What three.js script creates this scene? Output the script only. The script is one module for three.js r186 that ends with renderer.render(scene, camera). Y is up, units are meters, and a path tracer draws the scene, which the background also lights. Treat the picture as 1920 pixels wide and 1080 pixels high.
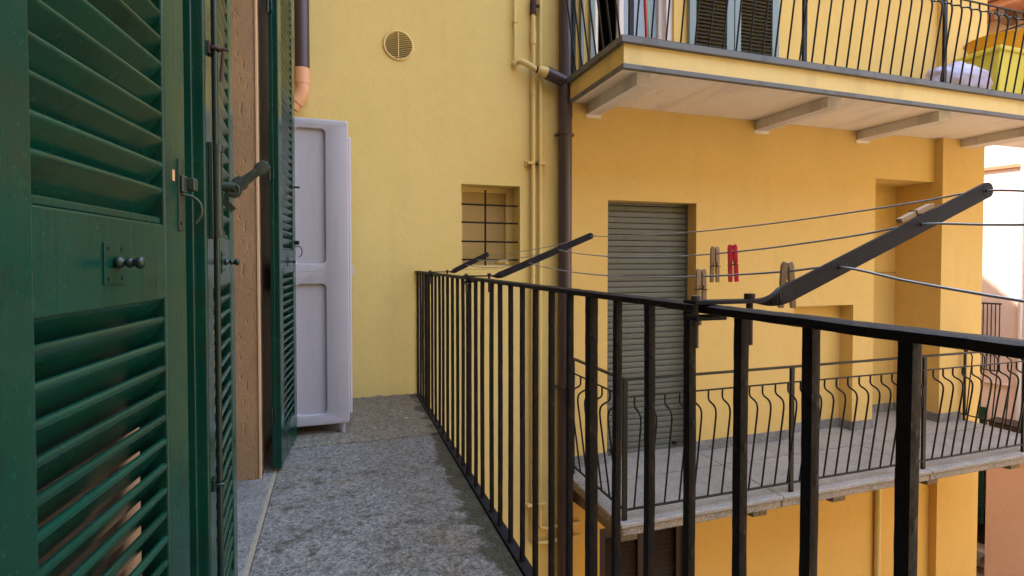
import * as THREE from 'three';
import { mergeGeometries, toCreasedNormals } from 'three/addons/utils/BufferGeometryUtils.js';
import { RoundedBoxGeometry } from 'three/addons/geometries/RoundedBoxGeometry.js';

// ---------------------------------------------------------------- camera, sky, sun, exposure
const scene = new THREE.Scene();
const camera = new THREE.PerspectiveCamera(56.74, 1920 / 1080, 0.05, 400);
camera.position.set(0, 1.10, 0);
camera.rotation.order = 'YXZ';
camera.rotation.set(THREE.MathUtils.degToRad(-1.27), THREE.MathUtils.degToRad(-18.26), 0);
camera.setViewOffset(1920, 1080, 0, 28, 1920, 1080);
scene.add(camera);

const renderer = new THREE.WebGLRenderer({ antialias: true });
renderer.setSize(1024, 576);
renderer.toneMapping = THREE.LinearToneMapping;
renderer.toneMappingExposure = 3.5;
renderer.shadowMap.enabled = true;
renderer.shadowMap.type = THREE.PCFSoftShadowMap;

const SUN = new THREE.Vector3(-1, 2.2, -0.6).normalize();
const sun = new THREE.DirectionalLight(new THREE.Color(1.0, 0.95, 0.87), 5.0);
sun.target.position.set(5, 0, -4);
sun.position.copy(SUN).multiplyScalar(40).add(sun.target.position);
sun.castShadow = true;
sun.shadow.mapSize.set(2048, 2048);
Object.assign(sun.shadow.camera, { left: -25, right: 25, top: 25, bottom: -25, near: 1, far: 90 });
scene.add(sun, sun.target);

// ---------------------------------------------------------------- noise and textures
function rng(seed) { let s = seed >>> 0; return () => { s = (s + 0x6D2B79F5) >>> 0; let t = s; t = Math.imul(t ^ (t >>> 15), t | 1); t ^= t + Math.imul(t ^ (t >>> 7), t | 61); return ((t ^ (t >>> 14)) >>> 0) / 4294967296; }; }
const rand = rng(7);
function hash(x, y, s) { let h = Math.imul(x, 374761393) + Math.imul(y, 668265263) + Math.imul(s, 1442695041); h = Math.imul(h ^ (h >>> 13), 1274126177); return ((h ^ (h >>> 16)) >>> 0) / 4294967296; }
function vnoise(x, y, px, py, s) {
  const xi = Math.floor(x), yi = Math.floor(y), fx = x - xi, fy = y - yi;
  const u = fx * fx * (3 - 2 * fx), v = fy * fy * (3 - 2 * fy), m = (a, n) => ((a % n) + n) % n;
  const x0 = m(xi, px), x1 = m(xi + 1, px), y0 = m(yi, py), y1 = m(yi + 1, py);
  const a = hash(x0, y0, s), b = hash(x1, y0, s), c = hash(x0, y1, s), d = hash(x1, y1, s);
  return a + (b - a) * u + (c - a) * v + (a - b - c + d) * u * v;
}
function fbm(u, v, fx, fy, oct, s) { let r = 0, a = 0.5, t = 0; for (let i = 0; i < oct; i++) { r += a * vnoise(u * fx, v * fy, fx, fy, s + i * 17); t += a; a *= 0.5; fx *= 2; fy *= 2; } return r / t; }
const clamp = (x, a = 0, b = 1) => Math.min(b, Math.max(a, x));
const sm = (a, b, x) => { const t = clamp((x - a) / (b - a)); return t * t * (3 - 2 * t); };
const enc = (x) => { x = clamp(x); return Math.round(255 * (x <= 0.0031308 ? 12.92 * x : 1.055 * Math.pow(x, 1 / 2.4) - 0.055)); };
function colourTex(w, h, fn, mx, my = mx) {                  // fn(u, v) gives linear rgb; mx, my: metres one repeat covers
  const d = new Uint8Array(w * h * 4);
  for (let j = 0; j < h; j++) for (let i = 0; i < w; i++) { const c = fn(i / w, j / h), k = (j * w + i) * 4; d[k] = enc(c[0]); d[k + 1] = enc(c[1]); d[k + 2] = enc(c[2]); d[k + 3] = 255; }
  const t = new THREE.DataTexture(d, w, h, THREE.RGBAFormat);
  t.colorSpace = THREE.SRGBColorSpace; return finish(t, mx, my);
}
function greyTex(w, h, fn, mx, my = mx) {
  const d = new Uint8Array(w * h * 4);
  for (let j = 0; j < h; j++) for (let i = 0; i < w; i++) { const c = Math.round(255 * clamp(fn(i / w, j / h))), k = (j * w + i) * 4; d[k] = d[k + 1] = d[k + 2] = c; d[k + 3] = 255; }
  return finish(new THREE.DataTexture(d, w, h, THREE.RGBAFormat), mx, my);
}
function finish(t, mx, my) { t.wrapS = t.wrapT = THREE.RepeatWrapping; t.magFilter = THREE.LinearFilter; t.minFilter = THREE.LinearMipmapLinearFilter; t.generateMipmaps = true; t.repeat.set(1 / mx, 1 / my); t.needsUpdate = true; return t; }
function std(o) { return new THREE.MeshStandardMaterial(o); }
const rgb = (r, g, b) => new THREE.Color().setRGB(r, g, b);

// sky: bright, thinly veiled blue, the same all round
{
  const w = 512, h = 256, d = new Float32Array(w * h * 4);
  for (let j = 0; j < h; j++) for (let i = 0; i < w; i++) {
    const el = ((j + 0.5) / h - 0.5) * Math.PI, e = clamp(Math.sin(el));
    const cl = sm(0.38, 0.72, fbm(i / w, j / h, 10, 8, 5, 91));
    const t = Math.pow(1 - e, 2.2), k = (j * w + i) * 4;
    const sky = [0.50 + 0.62 * t, 0.72 + 0.46 * t, 1.12 + 0.10 * t], c = cl * 0.62;
    for (let q = 0; q < 3; q++) d[k + q] = el < 0 ? 0.35 : sky[q] * (1 - c) + [1.52, 1.52, 1.55][q] * c;
    d[k + 3] = 1;
  }
  const t = new THREE.DataTexture(d, w, h, THREE.RGBAFormat, THREE.FloatType);
  t.mapping = THREE.EquirectangularReflectionMapping; t.magFilter = THREE.LinearFilter; t.minFilter = THREE.LinearFilter; t.needsUpdate = true;
  scene.background = t; scene.environment = t;
}

// plaster: large faint patches and fine grain, different tints
function plaster(base, seed, amp = 0.10, grime = 0.05) {
  return colourTex(512, 512, (u, v) => {
    const a = fbm(u, v, 3, 3, 4, seed), b = fbm(u, v, 40, 40, 3, seed + 5), st = fbm(u, v, 24, 3, 3, seed + 9);
    const k = 1 + amp * (a - 0.5) * 1.6 + 0.06 * (b - 0.5), g = grime * sm(0.55, 0.8, st);
    return [base[0] * k * (1 - g), base[1] * k * (1 - g * 1.05), base[2] * k * (1 - g * 0.8) * (1 + 0.12 * (a - 0.5))];
  }, 2.6);
}
const plasterBump = greyTex(512, 512, (u, v) => 0.6 * fbm(u, v, 60, 60, 3, 31) + 0.4 * fbm(u, v, 9, 9, 3, 37), 1.3);
const M = {};
M.yellowA = std({ map: plaster([0.665, 0.52, 0.188], 11, 0.06, 0.025), bumpMap: plasterBump, bumpScale: 0.0018, roughness: 0.92 });
M.yellowB = std({ map: plaster([0.68, 0.478, 0.158], 12, 0.06, 0.025), bumpMap: plasterBump, bumpScale: 0.0018, roughness: 0.92 });
M.orangeB = std({ map: plaster([0.70, 0.44, 0.115], 20, 0.06, 0.03), bumpMap: plasterBump, bumpScale: 0.0018, roughness: 0.92 });  // lower storey and pier foot, a more orange tone than above
M.yellowPaint = std({ map: plaster([0.67, 0.52, 0.20], 13, 0.12, 0.1), roughness: 0.62 });
M.paneReflectLedge = std({ map: plaster([0.40, 0.285, 0.11], 14, 0.3, 0.1), roughness: 0.5 });  // yellow surroundings mirrored in window glass, painted as colour; also the ledge
M.white = std({ map: plaster([0.84, 0.79, 0.72], 15, 0.16, 0.12), bumpMap: plasterBump, bumpScale: 0.005, roughness: 0.9 });
M.beam = std({ map: plaster([0.70, 0.68, 0.64], 16, 0.22, 0.2), bumpMap: plasterBump, bumpScale: 0.006, roughness: 0.9 });
M.pink = std({ map: plaster([0.74, 0.57, 0.53], 17), bumpMap: plasterBump, bumpScale: 0.004, roughness: 0.93 });
M.salmon = std({ map: plaster([0.76, 0.47, 0.33], 18), bumpMap: plasterBump, bumpScale: 0.004, roughness: 0.93 });
M.terracotta = std({ map: plaster([0.50, 0.22, 0.12], 19, 0.25), roughness: 0.8 });
M.tan = std({
  map: colourTex(512, 512, (u, v) => { const a = fbm(u, v, 4, 4, 4, 51), b = fbm(u, v, 70, 36, 3, 53), k = 0.9 + 0.28 * (a - 0.5) + 0.25 * (b - 0.5); return [0.37 * k, 0.232 * k, 0.118 * k]; }, 0.8),
  bumpMap: greyTex(512, 512, (u, v) => { const g = sm(0.66, 0.80, fbm(u, v, 56, 20, 3, 57)); return 0.75 - 0.7 * g + 0.25 * fbm(u, v, 80, 80, 2, 59); }, 0.8), bumpScale: 0.0034, roughness: 0.95,
});
M.tanHighlightCoping = std({ color: rgb(0.60, 0.40, 0.24), roughness: 0.85 });  // paler tan: painted highlight on the jamb corner; also the annex coping
// green gloss paint, brushed and a little worn
const brush = greyTex(512, 512, (u, v) => 0.5 * fbm(u, v, 70, 3, 3, 61) + 0.5 * fbm(u, v, 8, 8, 4, 63), 0.5);
const brushAlong = greyTex(512, 512, (u, v) => 0.5 * fbm(u, v, 3, 70, 3, 62) + 0.5 * fbm(u, v, 8, 8, 4, 64), 0.5);
const greenMap = (seed, k0, fx, fy) => colourTex(512, 512, (u, v) => {
  const a = fbm(u, v, 5, 5, 4, seed), b = fbm(u, v, fx, fy, 3, seed + 3), k = k0 * (0.9 + 0.45 * (a - 0.5) + 0.16 * (b - 0.5)), w = sm(0.80, 0.83, fbm(u, v, 90, 90, 2, seed + 7)) * 0.25, d = sm(0.62, 0.72, fbm(u, v, 11, 11, 4, seed + 11)) * 0.35;
  return [0.004 * k * (1 - d) + 0.03 * w + 0.010 * d, 0.047 * k * (1 - d) + 0.045 * w + 0.022 * d, 0.031 * k * (1 - d) + 0.035 * w + 0.016 * d];
}, 0.7);
const gloss = greyTex(256, 256, (u, v) => 0.10 + 0.26 * fbm(u, v, 7, 7, 4, 65) * fbm(u, v, 3, 3, 3, 66) * 1.6, 0.6);
M.green = new THREE.MeshPhysicalMaterial({ specularIntensity: 0.7, map: greenMap(67, 1, 60, 4), roughnessMap: gloss, roughness: 1, bumpMap: brush, bumpScale: 0.0005 });
M.greenSlat = [1, 0.86, 1.12].map((k, i) => new THREE.MeshPhysicalMaterial({ specularIntensity: 0.7, map: greenMap(70 + i, k, 4, 60), roughnessMap: gloss, roughness: 1, bumpMap: brushAlong, bumpScale: 0.0004 }));
M.greenIron = std({ color: rgb(0.010, 0.026, 0.022), roughness: 0.25, metalness: 0.15, bumpMap: brush, bumpScale: 0.001 });
M.paleIron = std({ color: rgb(0.036, 0.050, 0.038), roughness: 0.45, metalness: 0.3, bumpMap: brush, bumpScale: 0.001 });
M.rust = std({ color: rgb(0.045, 0.022, 0.016), roughness: 0.8 });
M.greyGreen = std({ color: rgb(0.16, 0.21, 0.22), roughness: 0.3, bumpMap: brush, bumpScale: 0.001 });
M.darkLouvre = std({ color: rgb(0.045, 0.05, 0.045), roughness: 0.45 });
// iron
const ironBump = greyTex(256, 256, (u, v) => 0.6 * fbm(u, v, 30, 30, 3, 81) + 0.4 * sm(0.6, 0.75, fbm(u, v, 14, 14, 3, 83)), 0.25);
M.iron = new THREE.MeshPhysicalMaterial({ specularIntensity: 0.35, map: colourTex(256, 256, (u, v) => { const r = sm(0.66, 0.76, fbm(u, v, 12, 12, 4, 85)); return [0.0075 + 0.009 * r, 0.0068 + 0.0035 * r, 0.0075 + 0.002 * r]; }, 0.5), roughness: 0.55, bumpMap: ironBump, bumpScale: 0.002 });
M.ironGreen = new THREE.MeshPhysicalMaterial({ specularIntensity: 0.45, color: rgb(0.009, 0.012, 0.0115), roughness: 0.42, bumpMap: ironBump, bumpScale: 0.0012 });
M.armSteel = new THREE.MeshPhysicalMaterial({ specularIntensity: 0.3, map: colourTex(256, 256, (u, v) => { const r = 0.8 + 0.5 * fbm(u, v, 10, 10, 4, 87); return [0.013 * r, 0.011 * r, 0.015 * r]; }, 0.3), roughness: 0.6, bumpMap: ironBump, bumpScale: 0.0003 });
M.bolt = std({ color: rgb(0.11, 0.10, 0.09), roughness: 0.5, metalness: 0.6 });
M.flash = std({ map: plaster([0.105, 0.115, 0.125], 88, 0.3, 0.3), roughness: 0.55 });
M.wire = std({ color: rgb(0.36, 0.38, 0.40), roughness: 0.45, metalness: 0.5 });
M.pipe = std({ map: plaster([0.050, 0.034, 0.035], 89, 0.25, 0.1), roughness: 0.36 });
M.terraPipe = std({ color: rgb(0.62, 0.33, 0.17), roughness: 0.5 });
M.dark = std({ color: rgb(0.012, 0.011, 0.010), roughness: 0.9 });
// cabinet plastic
M.plastic = std({ map: colourTex(256, 256, (u, v) => { const k = 0.98 + 0.08 * (fbm(u, v, 4, 3, 4, 95) - 0.5) - 0.05 * sm(0.6, 0.8, fbm(u, v, 30, 6, 3, 97)); return [0.435 * k, 0.42 * k, 0.475 * k]; }, 1.0), roughness: 0.48 });
M.roller = [1, 0.93, 1.06].map((k, i) => std({ map: plaster([0.112 * k, 0.122 * k, 0.104 * k], 98 + i, 0.12, 0.1), roughness: 0.6 }));
// stone
const speck = (u, v, f, s) => vnoise(u * f, v * f, f, f, s);
function granite(base, seed, contrast = 1, warm = 0.04) {
  return colourTex(512, 512, (u, v) => {
    const a = fbm(u, v, 5, 5, 4, seed), s1 = speck(u, v, 150, seed + 1), s2 = speck(u, v, 256, seed + 2), s3 = fbm(u, v, 60, 60, 2, seed + 3);
    const k = 1 + contrast * (0.5 * (a - 0.5) + 0.55 * (s1 - 0.5) + 0.55 * (s2 - 0.5) + 0.4 * (s3 - 0.5));
    return [base[0] * k * (1 + warm * (a - 0.5)), base[1] * k, base[2] * k * (1 - warm * (a - 0.5))];
  }, 0.8);
}
const stoneBump = greyTex(512, 512, (u, v) => 0.5 * speck(u, v, 128, 121) + 0.5 * fbm(u, v, 40, 40, 3, 123), 0.7);
M.granite = [0, 1, 2].map((i) => std({ map: granite([0.30, 0.285, 0.265], 131 + 7 * i, 0.8), bumpMap: stoneBump, bumpScale: 0.003, roughness: 0.85 }));
M.plinth = std({ map: granite([0.20, 0.20, 0.205], 161, 1.5), bumpMap: stoneBump, bumpScale: 0.002, roughness: 0.6 });
M.edgeStone = std({ map: granite([0.27, 0.245, 0.215], 171, 1.0, 0.3), bumpMap: stoneBump, bumpScale: 0.008, roughness: 0.9 });
M.corbel = std({ map: granite([0.23, 0.18, 0.14], 181, 1.0, 0.4), bumpMap: stoneBump, bumpScale: 0.006, roughness: 0.9 });
M.threshold = std({ map: granite([0.20, 0.197, 0.19], 191, 1.2), bumpMap: stoneBump, bumpScale: 0.003, roughness: 0.8 });
M.mortar = std({ color: rgb(0.33, 0.29, 0.21), roughness: 0.95, bumpMap: stoneBump, bumpScale: 0.004 });
M.brownPaint = std({ map: plaster([0.030, 0.017, 0.012], 195, 0.3), roughness: 0.55 });
M.wood = [1, 0.85].map((k, i) => std({ map: colourTex(128, 128, (u, v) => { const g = fbm(u, v, 40, 3, 3, 201 + i), q = k * (0.85 + 0.4 * (g - 0.5)); return [0.52 * q, 0.36 * q, 0.20 * q]; }, 0.05), roughness: 0.7 }));
M.red = std({ color: rgb(0.62, 0.012, 0.055), roughness: 0.38 });
M.orange = std({ color: rgb(0.72, 0.34, 0.015), roughness: 0.42 });
M.lime = std({ color: rgb(0.66, 0.58, 0.07), roughness: 0.45 });
M.bag = std({ color: rgb(0.42, 0.39, 0.58), roughness: 0.38 });
M.redStick = std({ color: rgb(0.42, 0.02, 0.03), roughness: 0.4 });
M.greenStick = std({ color: rgb(0.12, 0.38, 0.16), roughness: 0.4 });
M.frameWhite = std({ color: rgb(0.66, 0.62, 0.62), roughness: 0.5 });
M.curtain = std({ color: rgb(0.24, 0.23, 0.25), roughness: 0.9 });
M.glass = new THREE.MeshPhysicalMaterial({ color: rgb(0.9, 0.93, 0.93), roughness: 0.04, transmission: 1, thickness: 0, ior: 1.5 });
M.doorWood = std({ map: plaster([0.20, 0.12, 0.07], 205, 0.3), roughness: 0.5 });
M.room = std({ color: rgb(0.16, 0.14, 0.12), roughness: 0.95 });
M.roofTile = std({ map: plaster([0.36, 0.17, 0.10], 207, 0.5), roughness: 0.9 });
M.ground = std({ map: granite([0.24, 0.19, 0.14], 209, 0.6), roughness: 0.92 });

// the near balcony's own stone: weathered, brown staining along the outer half, moss by the railing
M.slab = std({
  map: colourTex(512, 2048, (u, v) => {                      // u across: x from -0.40 to 0.70; v along: z from -4.50 to -0.10
    const x = -0.40 + 1.10 * u, z = -4.50 + 4.40 * v;
    const a = fbm(u, v, 4, 16, 5, 211), s1 = speck(u, v * 4, 190, 213), s2 = vnoise(u * 300, v * 1200, 300, 1200, 215), b = fbm(u, v, 12, 48, 4, 217), m = fbm(u, v, 18, 72, 4, 219);
    const s3 = vnoise(u * 110, v * 440, 110, 440, 216);
    let k = 0.97 + 0.22 * (a - 0.5) + 0.5 * (s1 - 0.5) + 0.75 * (s2 - 0.5) + 0.8 * (s3 - 0.5) + 0.36 * (vnoise(u * 52, v * 208, 52, 208, 218) - 0.5) + 0.22 * (b - 0.5);
    let c = [0.193 * k, 0.185 * k, 0.173 * k];
    const stain = sm(0.40, 0.70, a * 0.5 + b * 0.35 + 0.30 * sm(-0.05, 0.40, x) - 0.06);          // grey-brown grime patches
    c = c.map((q, i) => q * (1 - stain * [0.18, 0.22, 0.28][i]));
    const rusty = sm(0.62, 0.76, fbm(u, v, 7, 28, 4, 225)); c = c.map((q, i) => q * (1 - rusty * [0.03, 0.08, 0.18][i]));
    if (z < -3.355) c = c.map((q, i) => q * [1.08, 1.0, 0.84][i]);
    const moss = 0.92 * sm(0.40, 0.66, m * 0.72 + 0.50 * sm(0.49, 0.60, x) - 0.25 * sm(-2.9, -3.4, z));
    c = c.map((q, i) => q * (1 - moss) + moss * [0.036, 0.032, 0.012][i] * (0.3 + 1.4 * s2) * (0.6 + 0.8 * m));
    const pale = sm(0.80, 0.92, s2) * sm(0.5, 0.75, s3); c = c.map((q) => q + 0.10 * pale);
    const white = sm(0.78, 0.84, fbm(u, v, 30, 120, 2, 223) * 0.55 + 0.5 * Math.exp(-(((x - 0.47) / 0.05) ** 2 + ((z + 3.75) / 0.06) ** 2)));
    c = c.map((q) => q * (1 - white) + 0.42 * white);
    return c;
  }, 1.10, 4.40), bumpMap: stoneBump, bumpScale: 0.004, roughness: 0.86,
});

// ---------------------------------------------------------------- geometry helpers
function clean(g) { g = g.index ? g.toNonIndexed() : g; for (const k of Object.keys(g.attributes)) if (!['position', 'normal', 'uv'].includes(k)) g.deleteAttribute(k); g.morphAttributes = {}; g.clearGroups(); return g; }
function tri(g) {                                            // uv in metres from the face's main direction
  g = clean(g); if (!g.attributes.normal) g.computeVertexNormals();
  const p = g.attributes.position, n = g.attributes.normal, uv = new Float32Array(p.count * 2);
  for (let i = 0; i < p.count; i += 3) {
    let nx = 0, ny = 0, nz = 0; for (let q = 0; q < 3; q++) { nx += Math.abs(n.getX(i + q)); ny += Math.abs(n.getY(i + q)); nz += Math.abs(n.getZ(i + q)); }
    for (let q = 0; q < 3; q++) { const X = p.getX(i + q), Y = p.getY(i + q), Z = p.getZ(i + q), k = 2 * (i + q); if (nx >= ny && nx >= nz) { uv[k] = Z; uv[k + 1] = Y; } else if (ny >= nz) { uv[k] = X; uv[k + 1] = Z; } else { uv[k] = X; uv[k + 1] = Y; } }
  }
  g.setAttribute('uv', new THREE.BufferAttribute(uv, 2)); return g;
}
const bx = (x0, x1, y0, y1, z0, z1) => tri(new THREE.BoxGeometry(Math.abs(x1 - x0), Math.abs(y1 - y0), Math.abs(z1 - z0)).translate((x0 + x1) / 2, (y0 + y1) / 2, (z0 + z1) / 2));
const rb = (x0, x1, y0, y1, z0, z1, r = 0.004, s = 1) => tri(new RoundedBoxGeometry(Math.abs(x1 - x0), Math.abs(y1 - y0), Math.abs(z1 - z0), s, Math.min(r, 0.49 * Math.min(Math.abs(x1 - x0), Math.abs(y1 - y0), Math.abs(z1 - z0)))).translate((x0 + x1) / 2, (y0 + y1) / 2, (z0 + z1) / 2));
const mg = (a) => mergeGeometries(a.map(clean), false);
const V = (x, y, z) => new THREE.Vector3(x, y, z);
function tube(pts, r, seg = 24, rad = 8, smooth = true) {
  const c = smooth ? new THREE.CatmullRomCurve3(pts.map((p) => V(...p)), false, 'centripetal') : (() => { const cp = new THREE.CurvePath(); for (let i = 0; i + 1 < pts.length; i++) cp.add(new THREE.LineCurve3(V(...pts[i]), V(...pts[i + 1]))); return cp; })();
  return tri(new THREE.TubeGeometry(c, seg, r, rad, false));
}
function cyl(x, y0, y1, z, r, n = 20, r2 = r) { return tri(new THREE.CylinderGeometry(r2, r, y1 - y0, n).translate(x, (y0 + y1) / 2, z)); }
function rod(a, b, r, n = 10) {
  const A = V(...a), B = V(...b), d = B.clone().sub(A), g = new THREE.CylinderGeometry(r, r, d.length(), n);
  g.applyQuaternion(new THREE.Quaternion().setFromUnitVectors(V(0, 1, 0), d.clone().normalize())); g.translate(...A.add(B).multiplyScalar(0.5).toArray()); return tri(g);
}
function prismX(zy, x0, x1) {                                // polygon in (z, y) drawn out along x
  const s = new THREE.Shape(zy.map(([z, y]) => new THREE.Vector2(z, y))), g = new THREE.ExtrudeGeometry(s, { depth: x1 - x0, bevelEnabled: false });
  g.rotateY(-Math.PI / 2); g.translate(x1, 0, 0); return tri(g);
}
function panelXY(x0, x1, y0, y1, holes, z0, z1, duct) {      // wall with openings, standing in the xy plane
  const s = new THREE.Shape(); s.moveTo(x0, y0); s.lineTo(x1, y0); s.lineTo(x1, y1); s.lineTo(x0, y1); s.closePath();
  for (const [a, b, c, d] of holes) { const h = new THREE.Path(); h.moveTo(a, c); h.lineTo(a, d); h.lineTo(b, d); h.lineTo(b, c); h.closePath(); s.holes.push(h); }
  if (duct) s.holes.push(new THREE.Path().absarc(...duct, 0, Math.PI * 2, true));
  return tri(new THREE.ExtrudeGeometry(s, { depth: z1 - z0, bevelEnabled: false, curveSegments: 24 }).translate(0, 0, z0));
}
function flatBar(path, W, T) {                               // strip swept along points, each with its own width direction (it may twist)
  const ring = path.map(({ p, w }, i) => {
    const P = V(...p), a = V(...path[Math.max(0, i - 1)].p), b = V(...path[Math.min(path.length - 1, i + 1)].p), t = b.sub(a).normalize();
    const wd = V(...w); wd.addScaledVector(t, -wd.dot(t)).normalize(); const n = new THREE.Vector3().crossVectors(t, wd).normalize();
    return [[1, 1], [-1, 1], [-1, -1], [1, -1]].map(([q, r]) => P.clone().addScaledVector(wd, q * W / 2).addScaledVector(n, r * T / 2));
  });
  const v = [], f = (a, b, c, d) => v.push(a, b, c, a, c, d);
  for (let i = 0; i + 1 < ring.length; i++) for (let q = 0; q < 4; q++) f(ring[i][q], ring[i][(q + 1) % 4], ring[i + 1][(q + 1) % 4], ring[i + 1][q]);
  f(...[3, 2, 1, 0].map((q) => ring[0][q])); f(...[0, 1, 2, 3].map((q) => ring.at(-1)[q]));
  const g = new THREE.BufferGeometry().setAttribute('position', new THREE.BufferAttribute(new Float32Array(v.flatMap((q) => q.toArray())), 3));
  g.computeVertexNormals(); return tri(toCreasedNormals(g, 0.6));
}

// ---------------------------------------------------------------- scene helpers
const used = {};
function numbered(n) { used[n] = (used[n] ?? -1) + 1; return used[n] ? `${n}_${String(used[n]).padStart(3, '0')}` : n; }
function thing(name, label, category, [x, y, z] = [0, 0, 0], turn = 0, group) {
  const o = new THREE.Group(); o.name = numbered(name); scene.add(o); o.position.set(x, y, z); o.rotation.y = turn;
  o.userData = { label, category }; if (group) o.userData.group = group; return o;
}
function part(name, g, m, parent, label) {                   // geometry in the parent's own frame
  const o = new THREE.Mesh(g, m); o.name = name; o.castShadow = o.receiveShadow = true; parent.add(o); if (label) o.userData.label = label; return o;
}
function wpart(name, g, m, root, parent = root, label) {     // geometry given in world metres, for things that are not turned
  g.translate(-root.position.x, -root.position.y, -root.position.z); return part(name, g, m, parent, label);
}
function holder(name, parent) { const o = new THREE.Group(); o.name = name; parent.add(o); return o; }
function structure(name, g, m) { const o = new THREE.Mesh(g, m); o.name = name; o.castShadow = o.receiveShadow = true; o.userData.kind = 'structure'; scene.add(o); return o; }
function single(name, g, m, label, category, group) { const o = new THREE.Mesh(g, m); o.name = numbered(name); o.castShadow = o.receiveShadow = true; o.userData = { label, category }; if (group) o.userData.group = group; scene.add(o); return o; }

// ---------------------------------------------------------------- ground
structure('ground', tri(new THREE.PlaneGeometry(300, 300).rotateX(-Math.PI / 2).translate(0, -4.4, 0)), M.ground);

// ---------------------------------------------------------------- the yellow building across the end
const W = -4.42, EAVE = 5.25, GY = -4.4;
{
  const b = thing('yellow_building', 'yellow plastered courtyard building with two balconies and a grey roller shutter door', 'building', [3.5, GY, W]);
  wpart('wall', panelXY(-0.37, 1.93, GY, EAVE, [[1.008, 1.532, 1.03, 1.754]], W - 0.5, W, [0.491, 2.843, 0.104]), M.yellowA, b);
  wpart('wall', panelXY(1.93, 7.45, -0.88, EAVE, [[2.393, 3.367, -0.86, 1.668], [4.60, 5.443, -0.86, 0.618], [5.751, 6.69, -0.86, 2.03], [2.262, 3.095, 2.68, 4.9], [3.30, 3.70, 2.74, 4.80], [3.83, 4.24, 2.74, 4.80]], W - 0.5, W), M.yellowB, b);
  wpart('wall', panelXY(1.93, 7.45, GY, -0.88, [[2.32, 3.27, GY + 0.001, -1.40]], W - 0.5, W), M.orangeB, b, b, 'wall of the storey below, coloured more orange than above');
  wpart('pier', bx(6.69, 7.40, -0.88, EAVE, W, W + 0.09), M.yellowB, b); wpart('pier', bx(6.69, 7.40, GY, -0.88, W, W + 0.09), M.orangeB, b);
  { const g = new THREE.BoxGeometry(0.62, 0.03, 0.03, 60, 2, 2), p = g.attributes.position; for (let i = 0; i < p.count; i++) { const n = vnoise(p.getX(i) * 60 + 40, 2, 512, 512, 411), m = vnoise(p.getX(i) * 22 + 40, 7, 512, 512, 413); if (p.getY(i) > 0) p.setY(i, -0.012 + 0.016 * n + 0.012 * m); if (p.getZ(i) > 0) p.setZ(i, -0.004 + 0.014 * m + 0.006 * n); } g.computeVertexNormals(); wpart('mortar_fillet', tri(g.translate(0.32, 0.006, W + 0.002)), M.mortar, b); }
  // gable end, back and roof
  wpart('gable_wall', prismX([[-14.4, GY], [W - 0.5, GY], [W - 0.5, EAVE + 0.2], [-9.4, EAVE + 0.64 * 4.98 - 0.12], [-14.4, EAVE]], 7.0, 7.45), M.yellowB, b);
  wpart('back_wall', bx(-0.37, 7.0, GY, EAVE, -14.4, -14.1), M.yellowB, b);
  const zf = W + 0.55, yf = EAVE - 0.64 * 0.55;
  wpart('roof', prismX([[zf, yf], [zf, yf + 0.16], [-9.4, EAVE + 0.64 * 4.98 + 0.16], [-14.9, yf + 0.1], [-14.9, yf - 0.06], [-9.4, EAVE + 0.64 * 4.98]], -0.37, 7.75), M.roofTile, b);
  // barred window
  const w = holder('window', b);
  wpart('frame', mg([bx(1.0, 1.06, 1.0, 1.78, W - 0.25, W - 0.19), bx(1.463, 1.54, 1.0, 1.78, W - 0.25, W - 0.19), bx(1.06, 1.463, 1.712, 1.78, W - 0.25, W - 0.19), bx(1.06, 1.463, 1.0, 1.07, W - 0.25, W - 0.19)]), M.yellowPaint, b, w);
  wpart('pane_reflection', bx(1.06, 1.463, 1.07, 1.712, W - 0.245, W - 0.225), M.paneReflectLedge, b, w);  // flat panel in place of glass, its yellow reflection painted in
  wpart('sill', rb(1.02, 1.52, 1.03, 1.062, W - 0.19, W + 0.004, 0.008), M.yellowPaint, b, w);
  for (const y of [1.59, 1.436, 1.272, 1.115]) wpart('bar', rod([1.0, y, W - 0.06], [1.54, y - 0.004, W - 0.06], 0.0075, 8), M.iron, b, w);
  wpart('bar', rod([1.232, 1.01, W - 0.052], [1.232, 1.715, W - 0.052], 0.0085, 8), M.iron, b, w);
  wpart('outlet_pipe', tri(new THREE.LatheGeometry([[0.0145, -0.11], [0.0145, 0.002], [0.018, 0.005], [0.0235, 0.002], [0.0235, -0.012], [0.0195, -0.014], [0.0195, -0.11]].map(([a, q]) => new THREE.Vector2(a, q)), 20).rotateX(Math.PI / 2).rotateY(0.75).translate(1.415, 1.095, W - 0.012)), M.yellowPaint, b, w);
  // roller shutter door
  const rs = holder('roller_shutter', b);
  const sl = 0.0565, prof = [[0, 0.001], [0.009, 0.004], [0.0125, 0.016], [0.0125, 0.038], [0.009, 0.0515], [0, 0.0545]];
  const sg = prismX(prof, -0.5, 0.5);
  for (let i = 0; i < 44; i++) { const y = -0.79 + i * sl; if (y > 1.68) break; const m = part('slat', sg, M.roller[(i * 7 + (i >> 2)) % 3], rs); m.position.set(2.88 - 3.5, y - GY, -0.155 + 0.0015 * Math.sin(i * 2.3)); m.scale.y = i % 9 === 4 ? 1.03 : 1; }
  wpart('guide_rail', bx(3.351, 3.385, -0.79, 1.7, W - 0.165, W - 0.13), M.roller[1], b, rs);
  wpart('guide_rail', bx(2.375, 2.409, -0.79, 1.7, W - 0.165, W - 0.13), M.roller[1], b, rs);
  for (const x of [2.52, 3.22]) wpart('stop', rod([x, -0.725, W - 0.14], [x, -0.725, W - 0.10], 0.018, 12), M.dark, b, rs);
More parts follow.
